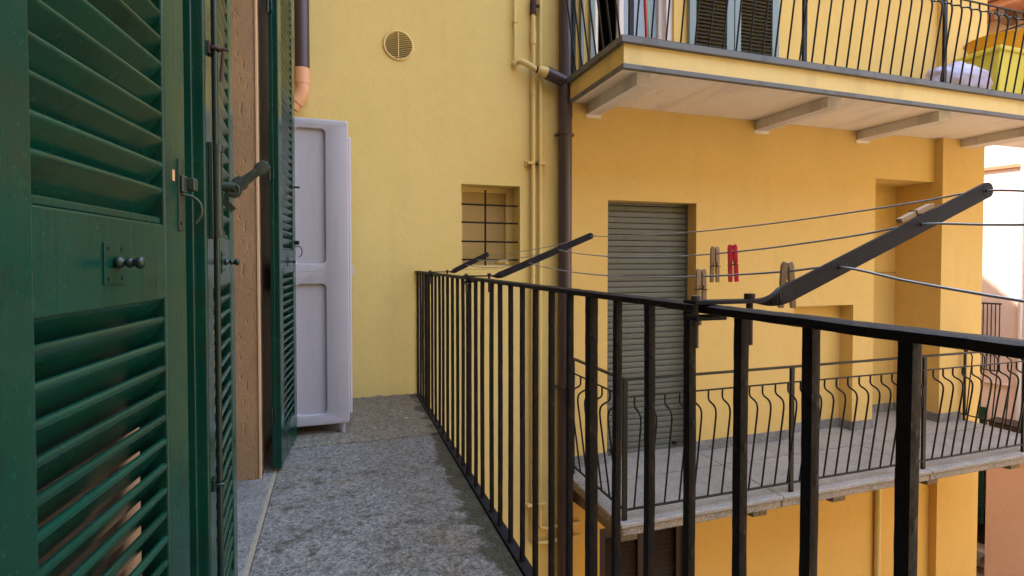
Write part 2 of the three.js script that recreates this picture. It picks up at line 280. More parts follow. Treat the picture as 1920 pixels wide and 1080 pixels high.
  // niche and deep recess
  wpart('niche_back', bx(4.56, 5.48, -0.9, 0.66, W - 0.45, W - 0.16), M.yellowB, b);
  wpart('recess_back', bx(5.71, 6.73, -0.9, 2.07, W - 0.70, W - 0.45), M.yellowB, b);
  wpart('ledge', bx(5.751, 6.69, 0.955, 0.967, W - 0.45, W - 0.437), M.paneReflectLedge, b);
  // granite skirting
  const pl = (x0, x1, z) => wpart('skirting', bx(x0, x1, -0.80, -0.685, z, z + 0.014), M.plinth, b);
  pl(2.02, 2.393, W); pl(3.367, 4.60, W); pl(4.60, 5.443, W - 0.16); pl(5.443, 5.751, W); pl(5.751, 6.676, W - 0.45); pl(6.69, 7.06, W + 0.09);
  wpart('skirting', bx(5.429, 5.443, -0.80, -0.685, W - 0.146, W), M.plinth, b); wpart('skirting', bx(6.676, 6.69, -0.80, -0.685, W - 0.436, W + 0.104), M.plinth, b);
  // brown door under the lower balcony
  const d = holder('shutter_door', b);
  wpart('frame', mg([bx(2.31, 2.40, GY, -1.38, W - 0.14, W - 0.04), bx(3.19, 3.28, GY, -1.38, W - 0.14, W - 0.04), bx(2.40, 3.19, -1.52, -1.38, W - 0.14, W - 0.04), bx(2.76, 2.83, GY, -1.52, W - 0.13, W - 0.05)]), M.brownPaint, b, d);
  const ds = tri(new THREE.BoxGeometry(0.36, 0.010, 0.05).rotateX(0.75));
  for (let i = 0; i < 46; i++) for (const x of [2.58, 3.01]) { const m = part('slat', ds, M.brownPaint, d); m.position.set(x - 3.5, -1.55 - i * 0.045 - GY, -0.095); }
  wpart('hinge', rb(3.275, 3.295, -1.72, -1.66, W - 0.06, W + 0.012), M.brownPaint, b, d);
  // upper door: dark opening with one white glazed leaf
  const u = holder('balcony_door', b);
  wpart('frame', mg([bx(3.03, 3.10, 2.68, 5.0, W - 0.16, W - 0.03), bx(2.255, 2.30, 2.68, 5.0, W - 0.16, W - 0.03), bx(2.3, 3.03, 4.9, 5.0, W - 0.16, W - 0.03)]), M.frameWhite, b, u);
  const lf = mg([bx(2.555, 2.60, 2.70, 4.9, W - 0.14, W - 0.09), bx(2.985, 3.03, 2.70, 4.9, W - 0.14, W - 0.09), bx(2.60, 2.985, 2.70, 2.80, W - 0.14, W - 0.09), bx(2.60, 2.985, 3.08, 3.20, W - 0.14, W - 0.09), bx(2.60, 2.985, 4.8, 4.9, W - 0.14, W - 0.09)]);
  wpart('leaf', lf, M.frameWhite, b, u);
  wpart('pane', bx(2.60, 2.985, 2.80, 3.08, W - 0.118, W - 0.112), M.glass, b, u); wpart('pane', bx(2.60, 2.985, 3.20, 4.8, W - 0.118, W - 0.112), M.glass, b, u);
  wpart('curtain', bx(2.59, 3.0, 2.75, 4.85, W - 0.22, W - 0.21), M.curtain, b, u);
  wpart('room', mg([bx(1.6, 3.6, 2.6, 5.2, -7.0, -6.9), bx(1.5, 1.6, 2.6, 5.2, -7, W - 0.5), bx(3.6, 3.7, 2.6, 5.2, -7, W - 0.5), bx(1.5, 3.7, 2.5, 2.6, -7, W - 0.5), bx(1.5, 3.7, 5.2, 5.3, -7, W - 0.5)]), M.room, b, u);
}

// ---------------------------------------------------------------- house added out of view behind the viewer, for warm bounce and less low sky
{
  const o = thing('added_ochre_house', 'ochre house added unseen behind the viewer to warm the light and cut low sky', 'building', [6, GY, 8]);
  wpart('wall', panelXY(-0.3, 16, GY, 7.4, [1, 4, 7, 10, 13].flatMap((x) => [-3.2, 0.2, 3.1].map((y) => [x, x + 1, y, y + 1.5])), 7, 7.4), M.yellowB, o);
  wpart('room', bx(-0.3, 16, GY, 7.4, 7.6, 11), M.room, o); wpart('roof', prismX([[6.5, 7.3], [6.5, 7.45], [9, 8.9], [11.4, 7.45], [11.4, 7.3]], -0.4, 16.2), M.roofTile, o);
  for (const x of [1, 4, 7, 10, 13]) for (const y of [-3.2, 0.2, 3.1]) { const w = holder('window', o); wpart('leaf', bx(x, x + 0.495, y, y + 1.5, 7.1, 7.14), M.brownPaint, o, w); wpart('leaf', bx(x + 0.505, x + 1, y, y + 1.5, 7.1, 7.14), M.brownPaint, o, w); }
}

// ---------------------------------------------------------------- the wing on the left, with the door openings
{
  const b = thing('tan_building', 'rough tan plastered wall beside the balcony with green shuttered doors', 'building', [-0.6, GY, -2]);
  const X0 = -0.85, X1 = -0.37, T = 2.82;
  const yz = (z0, z1, y0, y1) => bx(X0, X1, y0, y1, z0, z1);
  wpart('wall', mg([yz(-4.418, -2.94, 0, T), yz(-1.86, -0.62, 0, T), yz(0.46, 9, 0, T), yz(-4.418, 9, T, 10.5), yz(-4.418, 9, GY, -0.16)]), M.tan, b);
  wpart('corner_highlight', rb(-0.3765, -0.364, 0.0, T, -2.946, -2.934, 0.003), M.tanHighlightCoping, b);  // pale strip painted in where the jamb corner catches light
  wpart('far_wall', bx(-6, -0.374, GY, 10.5, -14.4, -4.44), M.tan, b);
  wpart('end_wall', bx(-6, X0, GY, 10.5, 8.7, 9), M.tan, b); wpart('back_wall', bx(-6, -5.7, GY, 10.5, -4.43, 8.7), M.tan, b); wpart('roof', bx(-6.2, -0.15, 10.5, 10.7, -14.5, 9.2), M.roofTile, b); wpart('floor', bx(-5.7, X0, -0.2, -0.03, -4.4, 8.7), M.doorWood, b); wpart('ceiling', bx(-5.7, X0, 2.9, 3.05, -4.4, 8.7), M.room, b);
  for (const [z0, z1] of [[-2.94, -1.86], [-0.62, 0.46]]) {
    const d = holder('door', b), zc = (z0 + z1) / 2, xa = -0.76, xb = -0.70;
    wpart('frame', mg([bx(xa, xb, 0.02, T, z0, z0 + 0.10), bx(xa, xb, 0.02, T, z1 - 0.10, z1), bx(xa, xb, 0.02, T, zc - 0.08, zc + 0.08), bx(xa, xb, T - 0.12, T, z0 + 0.1, z1 - 0.1), bx(xa, xb, 0.02, 0.55, z0 + 0.1, zc - 0.08), bx(xa, xb, 0.02, 0.55, zc + 0.08, z1 - 0.1)]), M.doorWood, b, d);
    wpart('pane', bx(-0.735, -0.729, 0.55, T - 0.12, z0 + 0.10, zc - 0.08), M.glass, b, d); wpart('pane', bx(-0.735, -0.729, 0.55, T - 0.12, zc + 0.08, z1 - 0.10), M.glass, b, d);
    wpart('handle', rod([-0.70, 1.05, zc], [-0.64, 1.05, zc], 0.009), M.bolt, b, d);
  }
}

// ---------------------------------------------------------------- near balcony floor
{
  const f = thing('stone_balcony', 'worn grey stone balcony floor with a mossy outer edge in the foreground', 'balcony', [0.14, 0, -2.2]);
  const slab = (z0, z1, y) => {
    const g = rb(-0.30, 0.617, y - 0.14, y, z0, z1, 0.008, 2), p = g.attributes.position, uv = g.attributes.uv;
    for (let i = 0; i < p.count; i++) uv.setXY(i, p.getX(i) + 0.40, p.getZ(i) + 4.50);
    return wpart('slab', g, M.slab, f);
  };
  slab(-4.415, -3.360, 0.004); slab(-3.350, 2.2, 0);
  wpart('bed', bx(-0.38, 0.613, -0.20, -0.141, -4.412, 2.2), M.edgeStone, f);
  wpart('mortar_joint', bx(-0.317, -0.300, -0.13, -0.0015, -4.41, 2.2), M.mortar, f);
  for (const [z0, z1] of [[-2.94, -1.86], [-0.62, 0.46]]) wpart('threshold', rb(-0.86, -0.317, -0.14, 0.002, z0 + 0.001, z1 - 0.001, 0.006), M.threshold, f);
  for (const [z0, z1] of [[-4.41, -2.941], [-1.859, -0.621], [0.461, 2.2]]) wpart('border_stone', rb(-0.368, -0.317, -0.14, 0.0, z0, z1, 0.004), M.threshold, f);
}

// ---------------------------------------------------------------- near railing
{
  const r = thing('balcony_railing', 'black square-bar iron railing along the foreground balcony', 'railing', [0.64, 0, -2]);
  { const g = new THREE.BoxGeometry(0.044, 0.016, 6.55, 4, 3, 420).translate(0.639, 1.014, -1.175), p = g.attributes.position;
    for (let i = 0; i < p.count; i++) { const x = p.getX(i), y = p.getY(i), z = p.getZ(i), ex = Math.abs(x - 0.639) > 0.02, ey = Math.abs(y - 1.014) > 0.006, n = vnoise(z * 45, x * 120, 512, 512, 401) - 0.5, n2 = vnoise(z * 12, 3, 512, 512, 403) - 0.5;
      p.setY(i, y + (y < 1.01 ? 0.0022 : 0.0009) * n + 0.001 * n2 - (ex && y > 1.018 ? 0.0022 : 0) + (ex && y < 1.01 ? 0.0022 : 0)); p.setX(i, x + 0.0012 * (vnoise(z * 30, y * 90, 512, 512, 405) - 0.5)); }
    g.computeVertexNormals(); wpart('top_rail', tri(g), M.iron, r); }
  wpart('bottom_rail', rb(0.619, 0.662, -0.012, 0.006, -4.415, 2.1, 0.003), M.armSteel, r);
  const q = rng(21);
  for (let k = -18; k < 30; k++) {
    const z = -0.447 - 0.137 * k + (k > 8 ? (q() - 0.5) * 0.018 : 0), post = k === 6 || k === 16 || k === 26 || k === -4, w = post ? 0.0148 : 0.0093 + 0.0008 * q(), h = 1.0065;
    const g = new THREE.BoxGeometry(2 * w * 0.85, h, 2 * w, 2, 90, 2).translate(0, h / 2, 0), p = g.attributes.position, a = (q() - 0.5) * 0.004, b = (q() - 0.5) * 0.004;
    for (let i = 0; i < p.count; i++) { const t = p.getY(i) / h; p.setX(i, p.getX(i) + a * Math.sin(Math.PI * t)); p.setZ(i, p.getZ(i) + b * Math.sin(2 * Math.PI * t)); const X = p.getX(i), Z = p.getZ(i), f = 1 + 0.06 * (vnoise(p.getY(i) * 38 + k * 7, Math.atan2(Z, X) * 1.3 + 9, 512, 512, 407) - 0.5) + 0.03 * Math.exp(-(((t - 1) * h / 0.006) ** 2)) + 0.15 * Math.exp(-((t * h / 0.010) ** 2)); const c = Math.abs(X) > w * 0.5 && Math.abs(Z) > w * 0.6 ? 0.93 : 1; p.setX(i, X * f * c); p.setZ(i, Z * f * c); }
    g.computeVertexNormals();
    const m = part(post ? 'post' : 'bar', tri(g), M.iron, r); m.position.set(0, 0, z + 2);
  }
}

// ---------------------------------------------------------------- louvred shutters
const slatGeo = (() => {                                     // rounded board drawn along local x, front edge high
  const s = new THREE.Shape(), w = 0.0355, t = 0.0064; s.moveTo(-w + t, -t); s.lineTo(w - t, -t); s.absarc(w - t, 0, t, -Math.PI / 2, Math.PI / 2, false); s.lineTo(-w + t, t); s.absarc(-w + t, 0, t, Math.PI / 2, Math.PI * 1.5, false);
  return (len) => { const g = new THREE.ExtrudeGeometry(s, { depth: len, bevelEnabled: false, curveSegments: 4 }); g.rotateY(-Math.PI / 2); g.translate(len, 0, 0); g.rotateX(-0.93); return tri(g); };
})();
function knob(parent, x, y) {
  const k = holder('knob', parent);
  part('plate', rb(x - 0.028, x + 0.028, y - 0.030, y + 0.028, -0.0012, 0.0012, 0.0008), M.green, k);
  const pts = [[0, 0], [0.0105, 0.001], [0.0125, 0.007], [0.0105, 0.012], [0.006, 0.016], [0.0055, 0.019], [0.0095, 0.023], [0.0105, 0.027], [0.008, 0.032], [0.0065, 0.035], [0.0105, 0.040], [0.0125, 0.046], [0.0108, 0.052], [0.006, 0.055], [0, 0.056]].map(([a, b]) => new THREE.Vector2(a * 0.74, b * 0.66));
  part('spindle', tri(new THREE.LatheGeometry(pts, 20).rotateX(Math.PI / 2).translate(x, y, 0.002)), M.greenIron, k);
  for (const [dx, dy] of [[-0.018, 0.020], [0.018, 0.020], [-0.018, -0.022], [0.018, -0.022]]) part('screw', rod([x + dx, y + dy, 0.001], [x + dx, y + dy, 0.0024], 0.0028, 8), M.greenIron, k);
}
function shutter(label, pos, turn, width, H, opt = {}) {
  const s = thing('louvred_shutter', label, 'shutter', pos, turn, 'green shutters folded back on the tan wall');
  const T = 0.046, SW = 0.092, y0 = 0.02, x1 = width;
  part('stile', rb(0, SW, y0, H, -T, 0, 0.005, 2), M.green, s); part('stile', rb(x1 - SW, x1, y0, H, -T, 0, 0.005, 2), M.green, s);
  part('rail', rb(SW - 0.004, x1 - SW + 0.004, y0, 0.185, -T + 0.001, -0.0012, 0.004), M.green, s);
  part('rail', rb(SW - 0.004, x1 - SW + 0.004, 1.035, 1.163, -T + 0.001, -0.0012, 0.004), M.green, s);
  part('rail', rb(SW - 0.004, x1 - SW + 0.004, H - 0.13, H, -T + 0.001, -0.0012, 0.004), M.green, s);
  const bead = (y, hgt) => part('bead', rb(SW + 0.001, x1 - SW - 0.001, y, y + hgt, -T + 0.004, -0.006, 0.003), M.green, s);
  bead(1.163, 0.012); bead(0.185, 0.010);
  const gs = [0, 1, 2, 3, 4, 5, 6].map((k) => { const g = slatGeo(x1 - 2 * SW + 0.012), uv = g.attributes.uv; for (let i = 0; i < uv.count; i++) uv.setXY(i, uv.getX(i) + 0.37 * k, uv.getY(i) + 0.23 * k); return g; });
  let n = 0;
  for (const [a, b] of [[0.195, 1.040], [1.175, H - 0.128]]) for (let c = Math.round((b - a) / 0.043), i = 0; i < c; i++) { const y = a + (i + 0.5) * (b - a) / c; const m = part('slat', gs[(n * 3) % 7], M.greenSlat[(n * 5 + (n >> 2)) % 3], s); m.position.set(SW - 0.006, y, -0.0255); m.rotation.x = 0.02 * Math.sin(n * 3.7); n++; }
  knob(s, x1 / 2, 1.098);
  return s;
}
{
  const L1 = shutter('nearest green louvred shutter filling the left edge, knob on its middle rail', [-0.325, 0, -0.63], THREE.MathUtils.degToRad(83.5), 0.518, 2.76);
  // latch plate, catch and hooked pull
  const l = holder('latch', L1), x = 0.485;
  part('plate', rb(x - 0.006, x + 0.010, 1.155, 1.285, -0.001, 0.003, 0.001), M.paleIron, l);
  part('catch', mg([rb(x - 0.004, x + 0.020, 1.225, 1.257, 0.003, 0.009, 0.003), rb(x + 0.012, x + 0.032, 1.230, 1.254, 0.008, 0.022, 0.003)]), M.paleIron, l);
  part('pull', tube([[x + 0.004, 1.222, 0.004], [x + 0.010, 1.219, 0.018], [x + 0.014, 1.207, 0.030], [x + 0.014, 1.187, 0.032], [x + 0.012, 1.170, 0.023]], 0.0028, 18, 7), M.paleIron, l);
  part('screw', rod([x + 0.002, 1.170, 0.002], [x + 0.002, 1.170, 0.005], 0.004, 8), M.greenIron, l);
  part('chip', rb(x - 0.028, x - 0.019, 1.242, 1.262, -0.0005, 0.0012, 0.001), M.terraPipe, L1, 'bare patch of chipped paint');

  const L2 = shutter('green louvred shutter carrying the bolt rod with a raised lever handle', [-0.262, 0, -1.287], THREE.MathUtils.degToRad(93.76), 0.549, 2.76);
  part('astragal', rb(-0.012, 0.004, 0.03, 2.74, -0.045, -0.022, 0.003), M.green, L2);
  const e = holder('bolt', L2), rx = 0.050;
  part('rod', rod([rx, 0.03, 0.013], [rx, 2.7, 0.013], 0.0065, 12), M.greenIron, e);
  part('gear_case', mg([rb(rx - 0.016, rx + 0.016, 1.150, 1.362, 0, 0.009, 0.002), cylY(rx, 1.165, 1.345, 0.014, 0.0125), cylY(rx, 1.343, 1.358, 0.014, 0.0155), cylY(rx, 1.155, 1.168, 0.014, 0.0155)]), M.greenIron, e);
  part('boss', mg([rod([rx + 0.006, 1.268, 0.014], [rx + 0.006, 1.268, 0.050], 0.011, 14), tri(new THREE.CylinderGeometry(0.0185, 0.0185, 0.012, 24).rotateZ(Math.PI / 2).translate(rx + 0.010, 1.262, 0.046)), tri(new THREE.TorusGeometry(0.012, 0.003, 8, 20).rotateY(Math.PI / 2).translate(rx + 0.004, 1.262, 0.046))]), M.paleIron, e);
  part('bracket', mg([rb(rx + 0.002, rx + 0.010, 1.255, 1.325, 0.012, 0.022, 0.003), tri(new THREE.BoxGeometry(0.008, 0.055, 0.014).rotateX(-0.75).translate(rx + 0.008, 1.235, 0.028))]), M.greenIron, e);
  const lev = new THREE.Shape(); lev.moveTo(-0.012, -0.008); lev.lineTo(0.022, -0.013); lev.lineTo(0.030, -0.008); lev.lineTo(0.062, -0.007); lev.lineTo(0.070, -0.012); lev.lineTo(0.088, -0.010); lev.lineTo(0.094, 0.002); lev.lineTo(0.088, 0.012); lev.lineTo(0.070, 0.013); lev.lineTo(0.060, 0.007); lev.lineTo(0.030, 0.009); lev.lineTo(0.024, 0.015); lev.lineTo(0.012, 0.016); lev.closePath();
  const lg = new THREE.ExtrudeGeometry(lev, { depth: 0.007, bevelEnabled: true, bevelSize: 0.002, bevelThickness: 0.002, bevelSegments: 2 });
  lg.rotateZ(0.72); lg.rotateY(-Math.PI / 2); lg.translate(rx + 0.014, 1.264, 0.048);
  part('lever', tri(toCreasedNormals(lg, 0.5)), M.paleIron, e, 'raised cast lever, worn to bare metal');
  part('guide', mg([rb(rx - 0.014, rx + 0.014, 1.555, 1.583, 0, 0.006, 0.002), tri(new THREE.TorusGeometry(0.0105, 0.004, 8, 18).rotateX(Math.PI / 2).translate(rx, 1.57, 0.013))]), M.rust, e);
  part('pin', mg([rod([rx - 0.004, 1.572, 0.018], [rx + 0.004, 1.572, 0.040], 0.0035, 8), rod([rx + 0.002, 1.572, 0.030], [rx + 0.001, 1.50, 0.024], 0.003, 8)]), M.rust, e);
  for (const y of [0.60, 2.3]) part('guide', mg([rb(rx - 0.014, rx + 0.014, y - 0.014, y + 0.014, 0, 0.006, 0.002), tri(new THREE.TorusGeometry(0.0105, 0.004, 8, 18).rotateX(Math.PI / 2).translate(rx, y, 0.013))]), M.greenIron, e);

  const L3 = shutter('far green louvred shutter standing in front of the pale plastic cabinet', [-0.276, 0, -3.0], THREE.MathUtils.degToRad(85.5), 0.532, 2.76);
  for (const y of [0.30, 1.55, 2.4]) part('hinge', mg([rb(-0.020, 0.004, y - 0.03, y + 0.03, -0.040, -0.022, 0.003), cylY(-0.014, y - 0.036, y + 0.036, -0.044, 0.008)]), M.greenIron, L3);
  part('meeting_strip', rb(-0.006, 0.0, 0.03, 2.74, -0.044, -0.026, 0.002), M.green, L3);
  const h = holder('latch', L3), hx = 0.518;
  part('catch', mg([rb(hx - 0.02, hx + 0.006, 1.20, 1.225, 0, 0.022, 0.002), rb(hx - 0.02, hx + 0.004, 1.545, 1.555, 0, 0.028, 0.002)]), M.iron, h);
  part('pull', tube([[hx, 1.19, 0.002], [hx, 1.188, 0.028], [hx, 1.165, 0.038], [hx, 1.135, 0.032], [hx, 1.125, 0.018]], 0.003, 16, 6), M.iron, h);
}
function cylY(x, y0, y1, z, r) { return cyl(x, y0, y1, z, r, 16); }

// ---------------------------------------------------------------- plastic cabinet
{
  const c = thing('plastic_cabinet', 'tall pale lilac-grey plastic storage cabinet standing at the far end of the balcony', 'cabinet', [-0.13, 0, -3.95]);
  const x0 = -0.355, x1 = 0.078, z0 = -4.33, z1 = -3.55;
  const side = (() => {                                      // side panel with two recessed fields
    const rr = (o, a, b, cc, d, r) => { o.moveTo(a + r, cc); o.lineTo(b - r, cc); o.quadraticCurveTo(b, cc, b, cc + r); o.lineTo(b, d - r); o.quadraticCurveTo(b, d, b - r, d); o.lineTo(a + r, d); o.quadraticCurveTo(a, d, a, d - r); o.lineTo(a, cc + r); o.quadraticCurveTo(a, cc, a + r, cc); return o; };
    const s = new THREE.Shape(); rr(s, x0, x1, 0.065, 1.985, 0.024); s.holes.push(rr(new THREE.Path(), -0.24, -0.062, 0.135, 0.955, 0.03), rr(new THREE.Path(), -0.24, -0.062, 1.085, 1.925, 0.03));
    const whole = tri(toCreasedNormals(new THREE.ExtrudeGeometry(s, { depth: 0.02, bevelEnabled: true, bevelSize: 0.009, bevelThickness: 0.009, bevelSegments: 3, bevelOffset: -0.009, curveSegments: 8 }), 0.5));
    return (z) => [whole.clone().translate(0, 0, z)];
  })();
  for (const z of [z1 - 0.029, z0 + 0.009]) for (const g of side(z)) wpart('side_panel', g, M.plastic, c);
  wpart('body', rb(x0 + 0.004, x1 - 0.006, 0.075, 1.975, z0 + 0.012, z1 - 0.022, 0.012, 2), M.plastic, c);
  for (const y of [1.002, 1.036, 1.952]) wpart('rib', rb(x0 + 0.012, x1 - 0.012, y, y + 0.0035, z1 - 0.004, z1 + 0.0012, 0.001), M.plastic, c);
  wpart('lid', rb(x0 + 0.002, x1 - 0.002, 1.955, 1.990, z0 + 0.002, z1 - 0.004, 0.014, 3), M.plastic, c);
  for (const [a, b] of [[z1 - 0.045, (z0 + z1) / 2 + 0.003], [(z0 + z1) / 2 - 0.003, z0 + 0.045]]) {
    wpart('door', rb(x1 - 0.008, x1 + 0.018, 0.11, 1.90, Math.min(a, b), Math.max(a, b), 0.014, 3), M.plastic, c);
  }
  wpart('handle', rb(x1 + 0.016, x1 + 0.036, 1.0, 1.07, -3.94, -3.90, 0.006, 2), M.plastic, c);
  for (const [x, z] of [[x0 + 0.03, z1 - 0.04], [x1 - 0.045, z1 - 0.04], [x0 + 0.03, z0 + 0.04], [x1 - 0.045, z0 + 0.04]]) wpart('foot', tri(new THREE.CylinderGeometry(0.030, 0.022, 0.074, 4, 1).rotateY(Math.PI / 4).translate(x, 0.041, z)), M.plastic, c);
}

// ---------------------------------------------------------------- pipes, vent
{
  const d = thing('downpipe', 'tall dark brown downpipe at the seam of the yellow wall beside the balconies', 'downpipe', [1.927, GY, W + 0.07]);
  wpart('pipe', cyl(1.927, GY, 5.4, W + 0.078, 0.0595, 28), M.pipe, d);
  for (const y of [2.217, -0.02, -2.4, 4.2]) wpart('bracket', mg([tri(new THREE.TorusGeometry(0.062, 0.0055, 6, 28).rotateX(Math.PI / 2).scale(1, 2, 1).translate(1.927, y, W + 0.078)), rb(1.845, 1.868, y - 0.012, y + 0.012, W + 0.02, W + 0.085, 0.003), rb(1.986, 2.010, y - 0.012, y + 0.012, W + 0.02, W + 0.085, 0.003)]), M.pipe, d);
  wpart('collar', cyl(1.927, 2.36, 2.50, W + 0.078, 0.0625, 28), M.pipe, d);
  wpart('branch', rod([1.735, 2.728, W + 0.108], [1.93, 2.670, W + 0.085], 0.055, 22), M.pipe, d);

  const w = thing('waste_pipe', 'bent yellow waste pipe joining the dark downpipe beside the upper balcony', 'pipe', [1.6, 2.7, W]);
  wpart('bend', tube([[1.495, 2.815, W + 0.05], [1.53, 2.805, W + 0.075], [1.60, 2.765, W + 0.105], [1.63, 2.745, W + 0.108], [1.655, 2.742, W + 0.108], [1.675, 2.739, W + 0.108]], 0.0255, 28, 14), M.yellowPaint, w);
  wpart('reducer', (() => { const g = new THREE.CylinderGeometry(0.030, 0.050, 0.08, 20); g.applyQuaternion(new THREE.Quaternion().setFromUnitVectors(V(0, 1, 0), V(-1, 0.29, 0.06).normalize())); g.translate(1.702, 2.736, W + 0.108); return tri(g); })(), M.yellowPaint, w);
  wpart('clamp', rod([1.640, 2.745, W + 0.108], [1.654, 2.742, W + 0.108], 0.029, 16), M.iron, w);

  const t = thing('thin_pipe', 'short thin yellow pipe ending above the bent waste pipe', 'pipe', [1.474, 2.8, W]);
  wpart('pipe', cyl(1.474, 2.80, 5.3, W + 0.028, 0.0125, 14), M.yellowPaint, t);
  wpart('elbow', mg([tri(new THREE.SphereGeometry(0.026, 16, 12).translate(1.474, 2.80, W + 0.028)), cyl(1.474, 3.15, 3.17, W + 0.028, 0.019, 14)]), M.yellowPaint, t);

  const g1 = thing('gas_pipe', 'left yellow pipe of the pair running down the wall, with a dark fitting on top', 'pipe', [1.641, -1, W], 0, 'pair of yellow wall pipes');
  wpart('pipe', cyl(1.641, -1.335, 5.3, W + 0.036, 0.0185, 16), M.yellowPaint, g1);
  wpart('fitting', mg([cyl(1.641, 3.24, 3.36, W + 0.036, 0.028, 14), rod([1.62, 3.31, W + 0.04], [1.69, 3.31, W + 0.06], 0.014, 10)]), M.rust, g1);
  wpart('sleeve', cyl(1.641, 2.985, 3.10, W + 0.036, 0.0245, 16), M.yellowPaint, g1); wpart('sleeve', cyl(1.641, 2.55, 2.585, W + 0.036, 0.0235, 16), M.yellowPaint, g1);
  const g2 = thing('gas_pipe', 'right yellow pipe of the pair, turning sideways low on the wall', 'pipe', [1.708, -1, W], 0, 'pair of yellow wall pipes');
  wpart('pipe', cyl(1.708, -1.215, 5.3, W + 0.036, 0.017, 16), M.yellowPaint, g2);
  wpart('bend', mg([tube([[1.641, -1.33, W + 0.036], [1.645, -1.385, W + 0.036], [1.68, -1.405, W + 0.036], [2.1, -1.405, W + 0.036]], 0.018, 30, 12), tube([[1.708, -1.21, W + 0.036], [1.712, -1.262, W + 0.036], [1.75, -1.28, W + 0.036], [2.1, -1.28, W + 0.036]], 0.0165, 30, 12)]), M.yellowPaint, g2);
  for (const y of [1.955, -1.055]) for (const [x, root] of [[1.641, g1], [1.708, g2]]) wpart('bracket', mg([rb(x - 0.062, x + 0.050, y - 0.011, y + 0.011, W + 0.004, W + 0.062, 0.004), rb(x - 0.068, x - 0.046, y - 0.026, y + 0.022, W + 0.002, W + 0.02, 0.003)]), M.yellowPaint, root);

  const lp = thing('yellow_riser', 'thin yellow painted pipe on the wall below the lower balcony', 'pipe', [5.80, GY, W]);
  wpart('pipe', cyl(5.815, GY, -0.92, W + 0.035, 0.032, 16), M.yellowPaint, lp);

  const k = thing('corner_downpipe', 'brown downpipe with a terracotta elbow in the corner above the cabinet', 'downpipe', [-0.229, 2.3, W + 0.12]);
  wpart('pipe', cyl(-0.229, 2.53, 5.2, W + 0.12, 0.0525, 26), M.pipe, k);
  wpart('collar', cyl(-0.229, 2.42, 2.535, W + 0.12, 0.057, 26), M.terraPipe, k, k, 'terracotta plastic collar');
  wpart('elbow', mg([tube([[-0.229, 2.43, W + 0.12], [-0.229, 2.375, W + 0.12], [-0.250, 2.325, W + 0.118], [-0.305, 2.245, W + 0.11]], 0.0535, 20, 20), tri(new THREE.CylinderGeometry(0.058, 0.058, 0.055, 22).rotateZ(-0.64).translate(-0.262, 2.305, W + 0.117))]), M.terraPipe, k);

  const v = thing('vent_grille', 'round cream vent grille with horizontal slats high on the yellow wall', 'vent', [0.491, 2.843, W]);
  part('frame', tri(new THREE.LatheGeometry([[0.103, 0.001], [0.106, 0.012], [0.112, 0.016], [0.120, 0.012], [0.124, 0.0], [0.124, -0.01]].map(([a, b]) => new THREE.Vector2(a, b)), 48).rotateX(Math.PI / 2)), M.yellowPaint, v);
  for (let i = -6; i <= 6; i++) { const y = i * 0.0153, l = Math.sqrt(Math.max(0, 0.104 ** 2 - y * y)); part('slat', tri(new THREE.BoxGeometry(2 * l, 0.0042, 0.010).rotateX(0.25).translate(0, y, 0.008)), M.yellowPaint, v); }
  part('rib', bx(-0.003, 0.003, -0.104, 0.104, 0.003, 0.0125), M.yellowPaint, v);
}

// ---------------------------------------------------------------- the two balconies of the yellow building
const BX0 = 1.985, BX1 = 7.06, BZ = -3.40;
function barGeo(h) {
  const g = tube([[0, 0, 0], [0, -0.035, 0], [0, -0.068, 0.001], [0, -0.082, 0.012], [0, -0.094, 0.040], [0, -0.106, 0.066], [0, -0.130, 0.083], [0, -0.165, 0.087], [0, -0.21, 0.083], ...[0.1, 0.35, 0.6, 0.85, 1].map((t) => [0, -0.21 - (h - 0.21) * t, 0.083 * (1 - t)])], 0.0075, 40, 6);
  return g;
}
function railing(label, base, yb, y2, yt, mat, posts, spacing, group) {
  const r = thing('belly_railing', label, 'railing', [(BX0 + BX1) / 2, base, BZ], 0, group), g = barGeo(y2 - yb), ox = r.position.x;
  const strip = (name, y0, y1, w) => {
    wpart(name, rb(BX0 - w / 2, BX1 + w / 2, y0, y1, BZ - w / 2, BZ + w / 2, 0.003), mat, r);
    wpart(name, rb(BX0 - w / 2 + 0.0005, BX0 + w / 2 - 0.0005, y0 + 0.0005, y1 - 0.0005, W + 0.01, BZ - w / 2, 0.003), mat, r);
    wpart(name, rb(BX1 - w / 2 + 0.0005, BX1 + w / 2 - 0.0005, y0 + 0.0005, y1 - 0.0005, W + 0.095, BZ - w / 2, 0.003), mat, r);
  };
  strip('top_rail', yt - 0.014, yt, 0.042); strip('middle_rail', y2 - 0.006, y2 + 0.006, 0.016); strip('bottom_rail', yb - 0.007, yb + 0.007, 0.020);
  for (const x of posts) wpart('post', rb(x - 0.019, x + 0.019, base, yt - 0.014, BZ - 0.011, BZ + 0.011, 0.003), mat, r);
  for (const x of [BX0, BX1]) wpart('post', rb(x - 0.013, x + 0.013, base, yt - 0.0145, W + 0.12, W + 0.142, 0.003), mat, r);
  for (let x = BX0 + spacing * 0.62; x < BX1 - 0.04; x += spacing) { if (posts.some((p) => Math.abs(p - x) < 0.035)) continue; const m = part('bar', g, mat, r); m.position.set(x - ox, y2 - base, 0); }
  for (let z = BZ - spacing * 0.7; z > W + 0.14; z -= spacing) for (const [x, t] of [[BX0, -Math.PI / 2], [BX1, Math.PI / 2]]) { const m = part('bar', g, mat, r); m.position.set(x - ox, y2 - base, z - BZ); m.rotation.y = t; }
  return r;
}
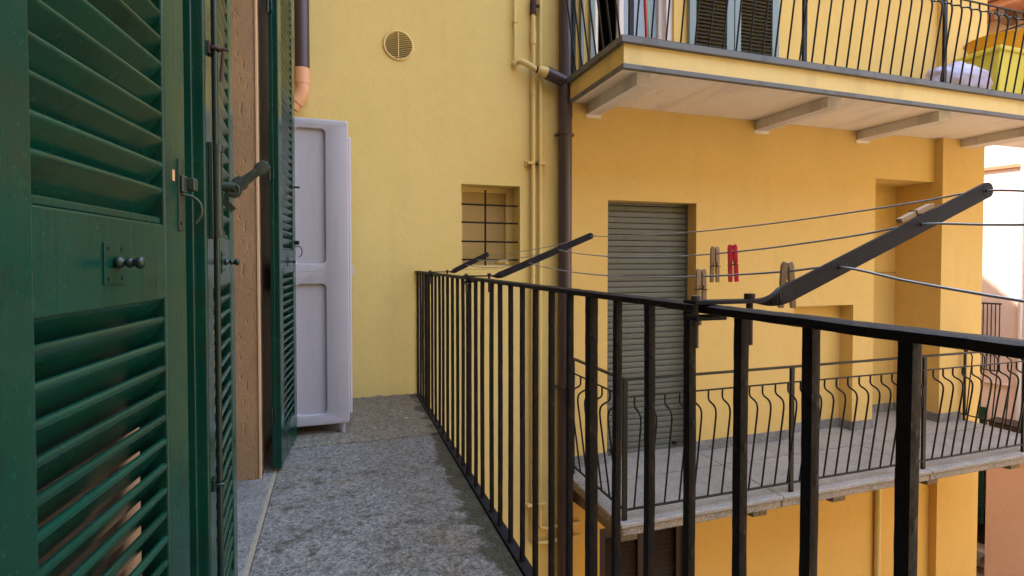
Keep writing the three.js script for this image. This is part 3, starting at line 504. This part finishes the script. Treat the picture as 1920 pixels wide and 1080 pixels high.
{
  // lower: stone slab on corbels
  const b = thing('lower_balcony', 'lower stone slab balcony in front of the grey roller shutter door', 'balcony', [4.5, -0.9, -3.9]);
  const top = -0.79, z1 = -3.345;
  let i = 0;
  for (const [x0, x1] of [[1.93, 3.40], [3.406, 5.10], [5.106, 7.12]]) {
    const g = rb(x0, x1, top - 0.032, top, -4.055, z1, 0.008, 2); wpart('floor_slab', g, M.granite[i % 3], b);
    wpart('edge_slab', rb(x0 + (i ? 0.001 : 0.018), x1 - 0.001, top - 0.10, top - 0.0325, W + 0.002, z1 - 0.020, 0.010, 2), M.edgeStone, b); i++;
  }
  i = 0;
  for (const [x0, x1] of [[1.93, 3.38], [3.386, 4.62], [4.626, 5.86], [5.866, 7.12]]) wpart('wall_slab', rb(x0, x1, top - 0.032, top + 0.004, W + 0.001, -4.062, 0.005), M.granite[(i++ + 1) % 3], b);
  wpart('recess_floor', bx(5.73, 6.70, top - 0.05, top + 0.003, W - 0.46, W), M.granite[1], b); wpart('recess_floor', bx(4.58, 5.46, top - 0.05, top + 0.003, W - 0.17, W), M.granite[2], b);
  wpart('door_sill', rb(2.36, 3.40, top - 0.05, top + 0.012, W - 0.17, W + 0.02, 0.006), M.granite[0], b);
  for (const x of [2.117, 3.36, 4.24, 5.42, 6.63]) {
    const p = [[W, -0.89], [-3.55, -0.89], [-3.55, -1.035], [-3.60, -1.045], [-3.85, -1.05], [-4.1, -1.065], [W, -1.10]];
    wpart('corbel', prismX(p, x - 0.07, x + 0.07), M.corbel, b);
  }
  railing('dark belly-shaped iron railing round the lower stone balcony', -0.79, -0.715, 0.112, 0.247, M.ironGreen, [BX0, 3.53, 5.06, 6.46, BX1], 0.1295, 'belly railings of the two balconies');

  // upper: plastered slab with flashing, beams under it
  const u = thing('upper_balcony', 'upper balcony with a yellow fascia and white soffit carried on beams', 'balcony', [4.5, 2.5, -3.9]);
  wpart('slab', bx(1.952, 9.0, 2.543, 2.68, W + 0.001, -3.40), M.yellowPaint, u);
  wpart('fascia', mg([bx(1.947, 9.0, 2.50, 2.645, -3.40, -3.372), bx(1.947, 1.9519, 2.50, 2.645, W + 0.001, -3.40)]), M.yellowPaint, u);
  wpart('soffit', bx(1.955, 9.0, 2.533, 2.5429, W + 0.001, -3.41), M.white, u);
  const trim = (y0, y1, o) => { wpart('flashing', rb(1.947 - o, 9.0, y0, y1, -3.372 - 0.03, -3.372 + o, 0.003), M.flash, u); wpart('flashing', rb(1.947 - o, 1.955, y0, y1, W + 0.002, -3.403, 0.003), M.flash, u); };
  trim(2.642, 2.690, 0.036); trim(2.468, 2.503, 0.010);
  for (const [x, w] of [[2.24, 0.13], [4.15, 0.16], [5.54, 0.17], [7.10, 0.22], [8.6, 0.2]]) {
    wpart('beam', rb(x - w / 2, x + w / 2, 2.437, 2.5325, W + 0.001, -3.575, 0.006), M.beam, u);
    wpart('patch', rb(x - w / 2 - 0.01, x + w / 2 + 0.012, 2.405, 2.4365, W + 0.0005, W + 0.006, 0.002), M.white, u);
  }
  railing('dark belly-shaped iron railing round the upper balcony with the yellow fascia', 2.68, 2.712, 3.50, 3.66, M.ironGreen, [BX0 + 0.035, 3.617, 5.246, 6.87, BX1], 0.1255, 'belly railings of the two balconies');
}

// shutters on the upper floor
function plainShutter(label, x0, x1) {
  const s = thing('weathered_shutter', label, 'shutter', [x0, 2.7, W + 0.03], 0, 'grey shutters beside the upper balcony door');
  const w = x1 - x0;
  part('stile', rb(0, 0.075, 0, 2.2, -0.02, 0.022, 0.003), M.greyGreen, s); part('stile', rb(w - 0.085, w, 0, 2.2, -0.02, 0.022, 0.003), M.greyGreen, s);
  part('rail', rb(0.075, w - 0.085, 0, 0.05, -0.018, 0.02, 0.003), M.greyGreen, s); part('rail', rb(0.075, w - 0.085, 2.1, 2.2, -0.018, 0.02, 0.003), M.greyGreen, s);
  const g = tri(new THREE.BoxGeometry(w - 0.155, 0.008, 0.040).rotateX(0.7));
  for (let y = 0.07; y < 2.09; y += 0.0365) { const m = part('slat', g, M.darkLouvre, s); m.position.set(w / 2 - 0.005, y, 0.001); }
}
plainShutter('left grey louvred shutter leaf behind the upper railing', 3.235, 3.755);
plainShutter('right grey louvred shutter leaf behind the upper railing, next to the plain wall', 3.765, 4.315);
{
  const s = thing('folded_shutter', 'narrow grey shutter leaf left of the dark upper doorway', 'shutter', [2.21, 2.7, W]);
  part('stile', rb(-0.022, 0.022, 0, 2.2, 0.002, 0.045, 0.003), M.greyGreen, s); part('stile', rb(-0.115, -0.085, 0, 2.2, 0.002, 0.045, 0.003), M.greyGreen, s);
  part('rail', rb(-0.085, -0.022, 0, 0.09, 0.006, 0.041, 0.003), M.greyGreen, s); part('rail', rb(-0.085, -0.022, 2.1, 2.2, 0.006, 0.041, 0.003), M.greyGreen, s);
}
// things kept on the upper balcony
{
  const stick = (name, label, a, b2, m) => { const t = thing(name, label, 'stick', a, 0, 'coloured handles leaning at the upper railing'); part('pole', rod([0, 0, 0], [b2[0] - a[0], b2[1] - a[1], b2[2] - a[2]], 0.012, 12), m, t); return t; };
  const r1 = stick('broom', 'red broom handle leaning inside the corner of the upper railing', [2.19, 2.70, -3.46], [2.16, 3.95, -3.52], M.redStick); part('head', rb(-0.06, 0.20, -0.018, 0.045, -0.025, 0.025, 0.01, 2), M.redStick, r1);
  const r2 = stick('mop', 'pale green mop handle leaning beside the red broom', [2.235, 2.70, -3.50], [2.19, 3.95, -3.56], M.greenStick); part('head', rb(-0.03, 0.10, -0.018, 0.03, -0.03, 0.03, 0.01, 2), M.brownPaint, r2);

  const n = thing('yellow_bin', 'lime yellow plastic bin at the right end of the upper balcony', 'bin', [6.58, 2.68, -3.78]);
  const taper = (w, d, h, k) => { const g = new RoundedBoxGeometry(w, h, d, 3, 0.03).translate(0, h / 2, 0), p = g.attributes.position; for (let i = 0; i < p.count; i++) { const t = k + (1 - k) * p.getY(i) / h; p.setX(i, p.getX(i) * t); p.setZ(i, p.getZ(i) * t); } g.computeVertexNormals(); return tri(g); };
  part('tub', taper(0.56, 0.42, 0.55, 0.84), M.lime, n); part('rim', rb(-0.30, 0.30, 0.525, 0.575, -0.23, 0.23, 0.014, 3), M.lime, n);
  const o = thing('orange_basin', 'orange plastic basin resting on top of the yellow bin', 'basin', [6.79, 3.256, -3.84]);
  part('bowl', tri(new THREE.LatheGeometry([[0, 0], [0.22, 0.0], [0.25, 0.01], [0.335, 0.20], [0.36, 0.215], [0.365, 0.225], [0.352, 0.228], [0.328, 0.212], [0.24, 0.02], [0, 0.012]].map(([a, q]) => new THREE.Vector2(a * 0.86, q * 0.92)), 40)), M.orange, o);

  const bg = thing('laundry_bag', 'crumpled lilac plastic bag lying on the upper balcony beside the yellow bin', 'bag', [5.90, 2.68, -3.72]);
  const g = new THREE.SphereGeometry(1, 64, 40), p = g.attributes.position;
  for (let i = 0; i < p.count; i++) {
    const v = V(p.getX(i), p.getY(i), p.getZ(i)), az = Math.atan2(v.z, v.x), q = 0.5 + az / (2 * Math.PI), yy = (v.y + 1) / 2;
    const folds = 0.22 * (Math.abs(fbm(q, yy, 8, 5, 4, 301) - 0.5) * 2 - 0.3) + 0.16 * (fbm(q, yy, 4, 3, 3, 305) - 0.5);
    v.multiplyScalar(1 + folds); if (v.y < -0.72) v.y = -0.72 + (v.y + 0.72) * 0.1; p.setXYZ(i, v.x * 0.37, (v.y + 0.748) * 0.222, v.z * 0.24);
  }
  g.computeVertexNormals(); part('sack', tri(g), M.bag, bg);
}

// ---------------------------------------------------------------- clothesline
const ARM = { inner: [0.944, 1.087], mid: [1.170, 1.176], tip: [1.371, 1.255] };
function arm(label, z, end = [1.385, 1.262], bend = [0.815, 1.038], turn = 0) {
  const a = thing('clothesline_holder', label, 'clothesline arm', [0.64, 1.022, z], turn, 'steel arms of the clothesline on the railing');
  const X = (x) => x - 0.64, Y = (y) => y - 1.022, path = [];
  for (const x of [0.596, 0.65, 0.70, 0.735]) path.push({ p: [X(x), 0.0045 + (x < 0.6 ? 0.001 : 0), 0], w: [0, 0, 1] });
  const x0 = 0.735, y0 = 1.0265, dx = end[0] - bend[0], dy = end[1] - bend[1], L = Math.hypot(dx, dy), up = [-dy / L, dx / L, 0];
  for (let i = 1; i <= 10; i++) { const t = i / 10, s = t * t * (3 - 2 * t), ang = s * Math.PI / 2; path.push({ p: [X(x0 + (bend[0] - x0) * t), Y(y0 + (bend[1] - y0) * t * t), 0], w: [up[0] * Math.sin(ang), up[1] * Math.sin(ang), Math.cos(ang)] }); }
  for (const t of [0.03, 0.5, 0.985]) path.push({ p: [X(bend[0] + dx * t), Y(bend[1] + dy * t), 0], w: up });
  part('bar', flatBar(path, 0.034, 0.0065), M.armSteel, a);
  part('tip', tri(new THREE.CylinderGeometry(0.0169, 0.0169, 0.0073, 24).rotateX(Math.PI / 2).translate(X(end[0] - 0.009), Y(end[1] - 0.004), 0)), M.armSteel, a);
  part('clamp_plate', rb(X(0.598), X(0.664), Y(0.995), Y(1.003), -0.017, 0.017, 0.002), M.iron, a);
  const hex = (x, y, h, m, r = 0.0125) => part('bolt_head', tri(new THREE.CylinderGeometry(r, r, h, 6).translate(X(x), Y(y), 0)), m, a);
  part('bolt', cyl(X(0.6105), Y(0.945), Y(1.035), 0, 0.0048, 10), M.bolt, a); hex(0.6105, 1.034, 0.009, M.bolt, 0.0095); hex(0.6105, 0.990, 0.008, M.bolt, 0.0095);
  part('bolt', cyl(X(0.728), Y(0.945), Y(1.04), 0, 0.0062, 10), M.rust, a); hex(0.728, 1.035, 0.010, M.rust, 0.0100);
  for (const t of [0.226, 0.622, 0.976]) part('eyelet', tri(new THREE.TorusGeometry(0.0036, 0.0012, 8, 16).translate(X(bend[0] + dx * t), Y(bend[1] + dy * t), 0.0034)), M.iron, a);
  return a;
}
const ZN = -0.80, ZM = -2.57, ZF = -3.63, ZO = 1.05;
arm('long dark steel arm reaching right from the near railing, a peg on it', ZN);
arm('dark steel clothesline arm halfway along the railing in front of the downpipe', ZM, [1.296, 1.238], [0.80, 1.036]);
arm('farthest, shortest dark steel arm on the railing, below the barred window', ZF, [1.02, 1.150], [0.80, 1.045]);
arm('steel clothesline arm on the railing beside the viewer', ZO);
const holes = { [ZN]: [0.944, 1.170, 1.371], [ZM]: [0.935, 1.10, 1.285], [ZF]: [0.86, 0.935, 1.013], [ZO]: [0.944, 1.170, 1.371] };
const holeY = { [ZN]: [1.0885, 1.1776, 1.2565], [ZM]: [1.0910, 1.1582, 1.2335], [ZF]: [1.0737, 1.1095, 1.1467], [ZO]: [1.0885, 1.1776, 1.2565] };
const lines = [0, 1, 2].map((i) => {
  const stops = [ZF, ZM, ZN, ZO].map((z) => [holes[z][i], holeY[z][i], z]), sag = [0.02, [0.042, 0.052, 0.030][i], [0.085, 0.035, 0.075][i]], pts = [];
  const at = (k, t) => { const a = stops[k], b = stops[k + 1]; return [a[0] + (b[0] - a[0]) * t, a[1] + (b[1] - a[1]) * t - 4 * sag[k] * t * (1 - t), a[2] + (b[2] - a[2]) * t]; };
  for (let k = 0; k < 3; k++) for (let j = 0; j < 14; j++) pts.push(at(k, j / 14));
  pts.push(stops[3]);
  return { pts, at, y: (z) => { for (let k = 0; k < 3; k++) { const a = stops[k][2], b = stops[k + 1][2]; if (z <= b) return at(k, (z - a) / (b - a)); } return stops[3]; } };
});
['inner', 'middle', 'outer'].forEach((n, i) => single('clothesline_wire', tube(lines[i].pts, 0.0024, 220, 6), M.wire, [`innermost grey clothesline wire, the one closest to the railing`, `middle grey clothesline wire holding the red peg`, `outermost grey clothesline wire, threaded through the arm tips`][i], 'clothesline', 'grey clothesline wires'));

// pegs: two prongs and a spring; jaws up, legs down
function peg(label, pos, mats, h, turn, tilt = 0, roll = 0, open = 0.0) {
  const o = new THREE.Group(); o.name = numbered('clothes_peg'); scene.add(o); o.position.set(...pos); o.rotation.set(roll, turn, tilt, 'YXZ');
  o.userData = { label, category: 'peg', group: 'pegs on the clothesline' };
  const s = new THREE.Shape(); s.moveTo(0.0012, 0.018 * h); s.lineTo(0.0012, 0.012 * h); s.quadraticCurveTo(0.0042, 0.004 * h, 0.0012, -0.004 * h); s.lineTo(0.0022, -0.02 * h); s.quadraticCurveTo(0.006, -0.032 * h, 0.003, -0.044 * h); s.lineTo(0.005, -0.082 * h); s.lineTo(0.0135, -0.082 * h); s.lineTo(0.0135, -0.040 * h); s.lineTo(0.0118, -0.034 * h); s.lineTo(0.0132, -0.028 * h); s.lineTo(0.0125, 0.014 * h); s.lineTo(0.009, 0.021 * h); s.closePath();
  const g = new THREE.ExtrudeGeometry(s, { depth: 0.0105, bevelEnabled: true, bevelSize: 0.0006, bevelThickness: 0.0006, bevelSegments: 1, curveSegments: 5 }).translate(0, 0, -0.00525);
  const a = part('prong', tri(g.clone()), mats[0], o); a.rotation.z = open * 0.5;
  const b = part('prong', tri(g.clone().rotateY(Math.PI)), mats[1 % mats.length], o); b.rotation.z = -open * 0.5;
  part('spring', mg([tri(new THREE.TorusGeometry(0.0052, 0.0012, 6, 14).translate(0, -0.030 * h, 0.0068)), tri(new THREE.TorusGeometry(0.0052, 0.0012, 6, 14).translate(0, -0.030 * h, -0.0068)), rod([-0.015, -0.036 * h, 0.0072], [0.015, -0.036 * h, 0.0072], 0.0011, 6), rod([-0.015, -0.036 * h, -0.0072], [0.015, -0.036 * h, -0.0072], 0.0011, 6), rod([-0.015, -0.036 * h, -0.0072], [-0.015, -0.036 * h, 0.0072], 0.0011, 6), rod([0.015, -0.036 * h, -0.0072], [0.015, -0.036 * h, 0.0072], 0.0011, 6)]), M.rust, o);
  return o;
}
const onLine = (i, z) => lines[i].y(z);
peg('wooden peg on the middle wire, just left of the red peg', onLine(1, -1.411), [M.wood[0], M.wood[1]], 1.10, -0.35);
peg('bright red plastic peg on the middle wire', onLine(1, -1.335), [M.red], 1.10, -0.42, 0.04);
peg('wooden peg on the inner wire, just above the clamp bolts of the near arm', onLine(0, -1.215), [M.wood[1], M.wood[0]], 0.98, -0.30);
peg('large wooden peg on the inner wire, partly behind the near arm', onLine(0, -0.925), [M.wood[0], M.wood[1]], 0.98, -0.45, 0, 0, 0.09);
peg('wooden peg lying along the upper edge of the near arm', [1.205, 1.2065, -0.812], [M.wood[0], M.wood[0]], 1.0, 0, -1.19, 0);

// ---------------------------------------------------------------- pink house beyond the corner
{
  const TH = THREE.MathUtils.degToRad(-78.5);
  const P = thing('pink_house', 'pink house beyond the yellow corner, its upper wall in bright sun', 'building', [11.0205, GY, -6.138], TH);
  const Y = (y) => y - GY;
  part('wall', mg([panelXY(-7, 8, 0, Y(6.6), [[-0.95, -0.17, Y(-4.12), Y(-1.5)]], -0.35, 0), bx(-7, 8, 0, Y(6.6), -3, -2.8), bx(-7, -6.7, 0, Y(6.6), -2.8, -0.35), bx(7.7, 8, 0, Y(6.6), -2.8, -0.35)]), M.pink, P);
  part('string_course', rb(-7, 8, Y(2.70), Y(2.765), 0, 0.03, 0.008), M.terracotta, P);
  part('eave', rb(-7.2, 8.2, Y(5.30), Y(5.42), 0, 0.62, 0.01), M.terracotta, P);
  for (let x = -3; x < 4; x += 0.5) part('rafter', bx(x, x + 0.12, Y(5.14), Y(5.30), 0, 0.55), M.doorWood, P);
  part('roof', bx(-7.3, 8.3, Y(5.44), Y(5.56), -3.2, 0.75), M.roofTile, P);
  part('cornice', rb(-0.30, 0.14, Y(-1.06), Y(-1.02), 0, 0.05, 0.01), M.pink, P);
  part('drain', tri(new THREE.CylinderGeometry(0.03, 0.03, 7.4, 12).translate(0.255, Y(-1.62) + 3.7, 0.05)), M.frameWhite, P);
  // window grille and its flower rail
  const g = holder('window_grille', P);
  part('rail', mg([rb(-0.40, 0.03, Y(0.345), Y(0.375), 0.10, 0.13, 0.004), rb(-0.40, 0.03, Y(-0.82), Y(-0.80), 0.10, 0.13, 0.004)]), M.brownPaint, g);
  for (let i = 0; i < 8; i++) { const x = -0.385 + i * 0.056; part('bar', mg([rod([x, Y(-0.81), 0.115], [x, Y(0.35), 0.115], 0.009, 8), tri(new THREE.SphereGeometry(0.02, 8, 6).translate(x, Y(-0.55), 0.115))]), M.brownPaint, g); }
  part('bracket', rb(-0.42, -0.24, Y(0.10), Y(0.14), 0.13, 0.26, 0.01), M.frameWhite, g);
  // green shutter, french balcony low down
  const s = holder('shutter', P); part('leaf', rb(-0.60, -0.19, Y(-3.6), Y(-1.50), 0.005, 0.05, 0.005), M.green, s);
  const f = holder('french_balcony', P); part('slab', rb(-1.2, -0.14, Y(-4.25), Y(-4.12), 0, 0.30, 0.01), M.edgeStone, f); part('rail', rb(-1.2, -0.15, Y(-3.24), Y(-3.20), 0.25, 0.28, 0.004), M.iron, f);
  for (let i = 0; i < 10; i++) part('bar', rod([-1.15 + i * 0.105, Y(-4.12), 0.265], [-1.15 + i * 0.105, Y(-3.22), 0.265], 0.010, 8), M.iron, f);

  const A = thing('salmon_annex', 'low salmon annex with a tan coping right of the yellow corner', 'building', [11.0205 + Math.sin(TH) * 1.0, GY, -6.138 + Math.cos(TH) * 1.0], TH);
  part('wall', bx(0.163, 8, 0, Y(-2.02), -0.9, 0), M.salmon, A);
  part('coping', rb(0.14, 8, Y(-2.018), Y(-1.93), -0.92, 0.03, 0.01), M.tanHighlightCoping, A);
  const bxn = thing('planter_box', 'long dark brown box standing on the salmon annex', 'box', [11.0205 + Math.sin(TH) * 0.45, -1.93, -6.138 + Math.cos(TH) * 0.45], TH);
  part('trough', rb(0.05, 1.6, 0, 0.33, -0.17, 0.17, 0.01), M.brownPaint, bxn); part('rim', rb(0.035, 1.615, 0.33, 0.36, -0.185, 0.185, 0.008), M.brownPaint, bxn);
}

renderer.render(scene, camera);
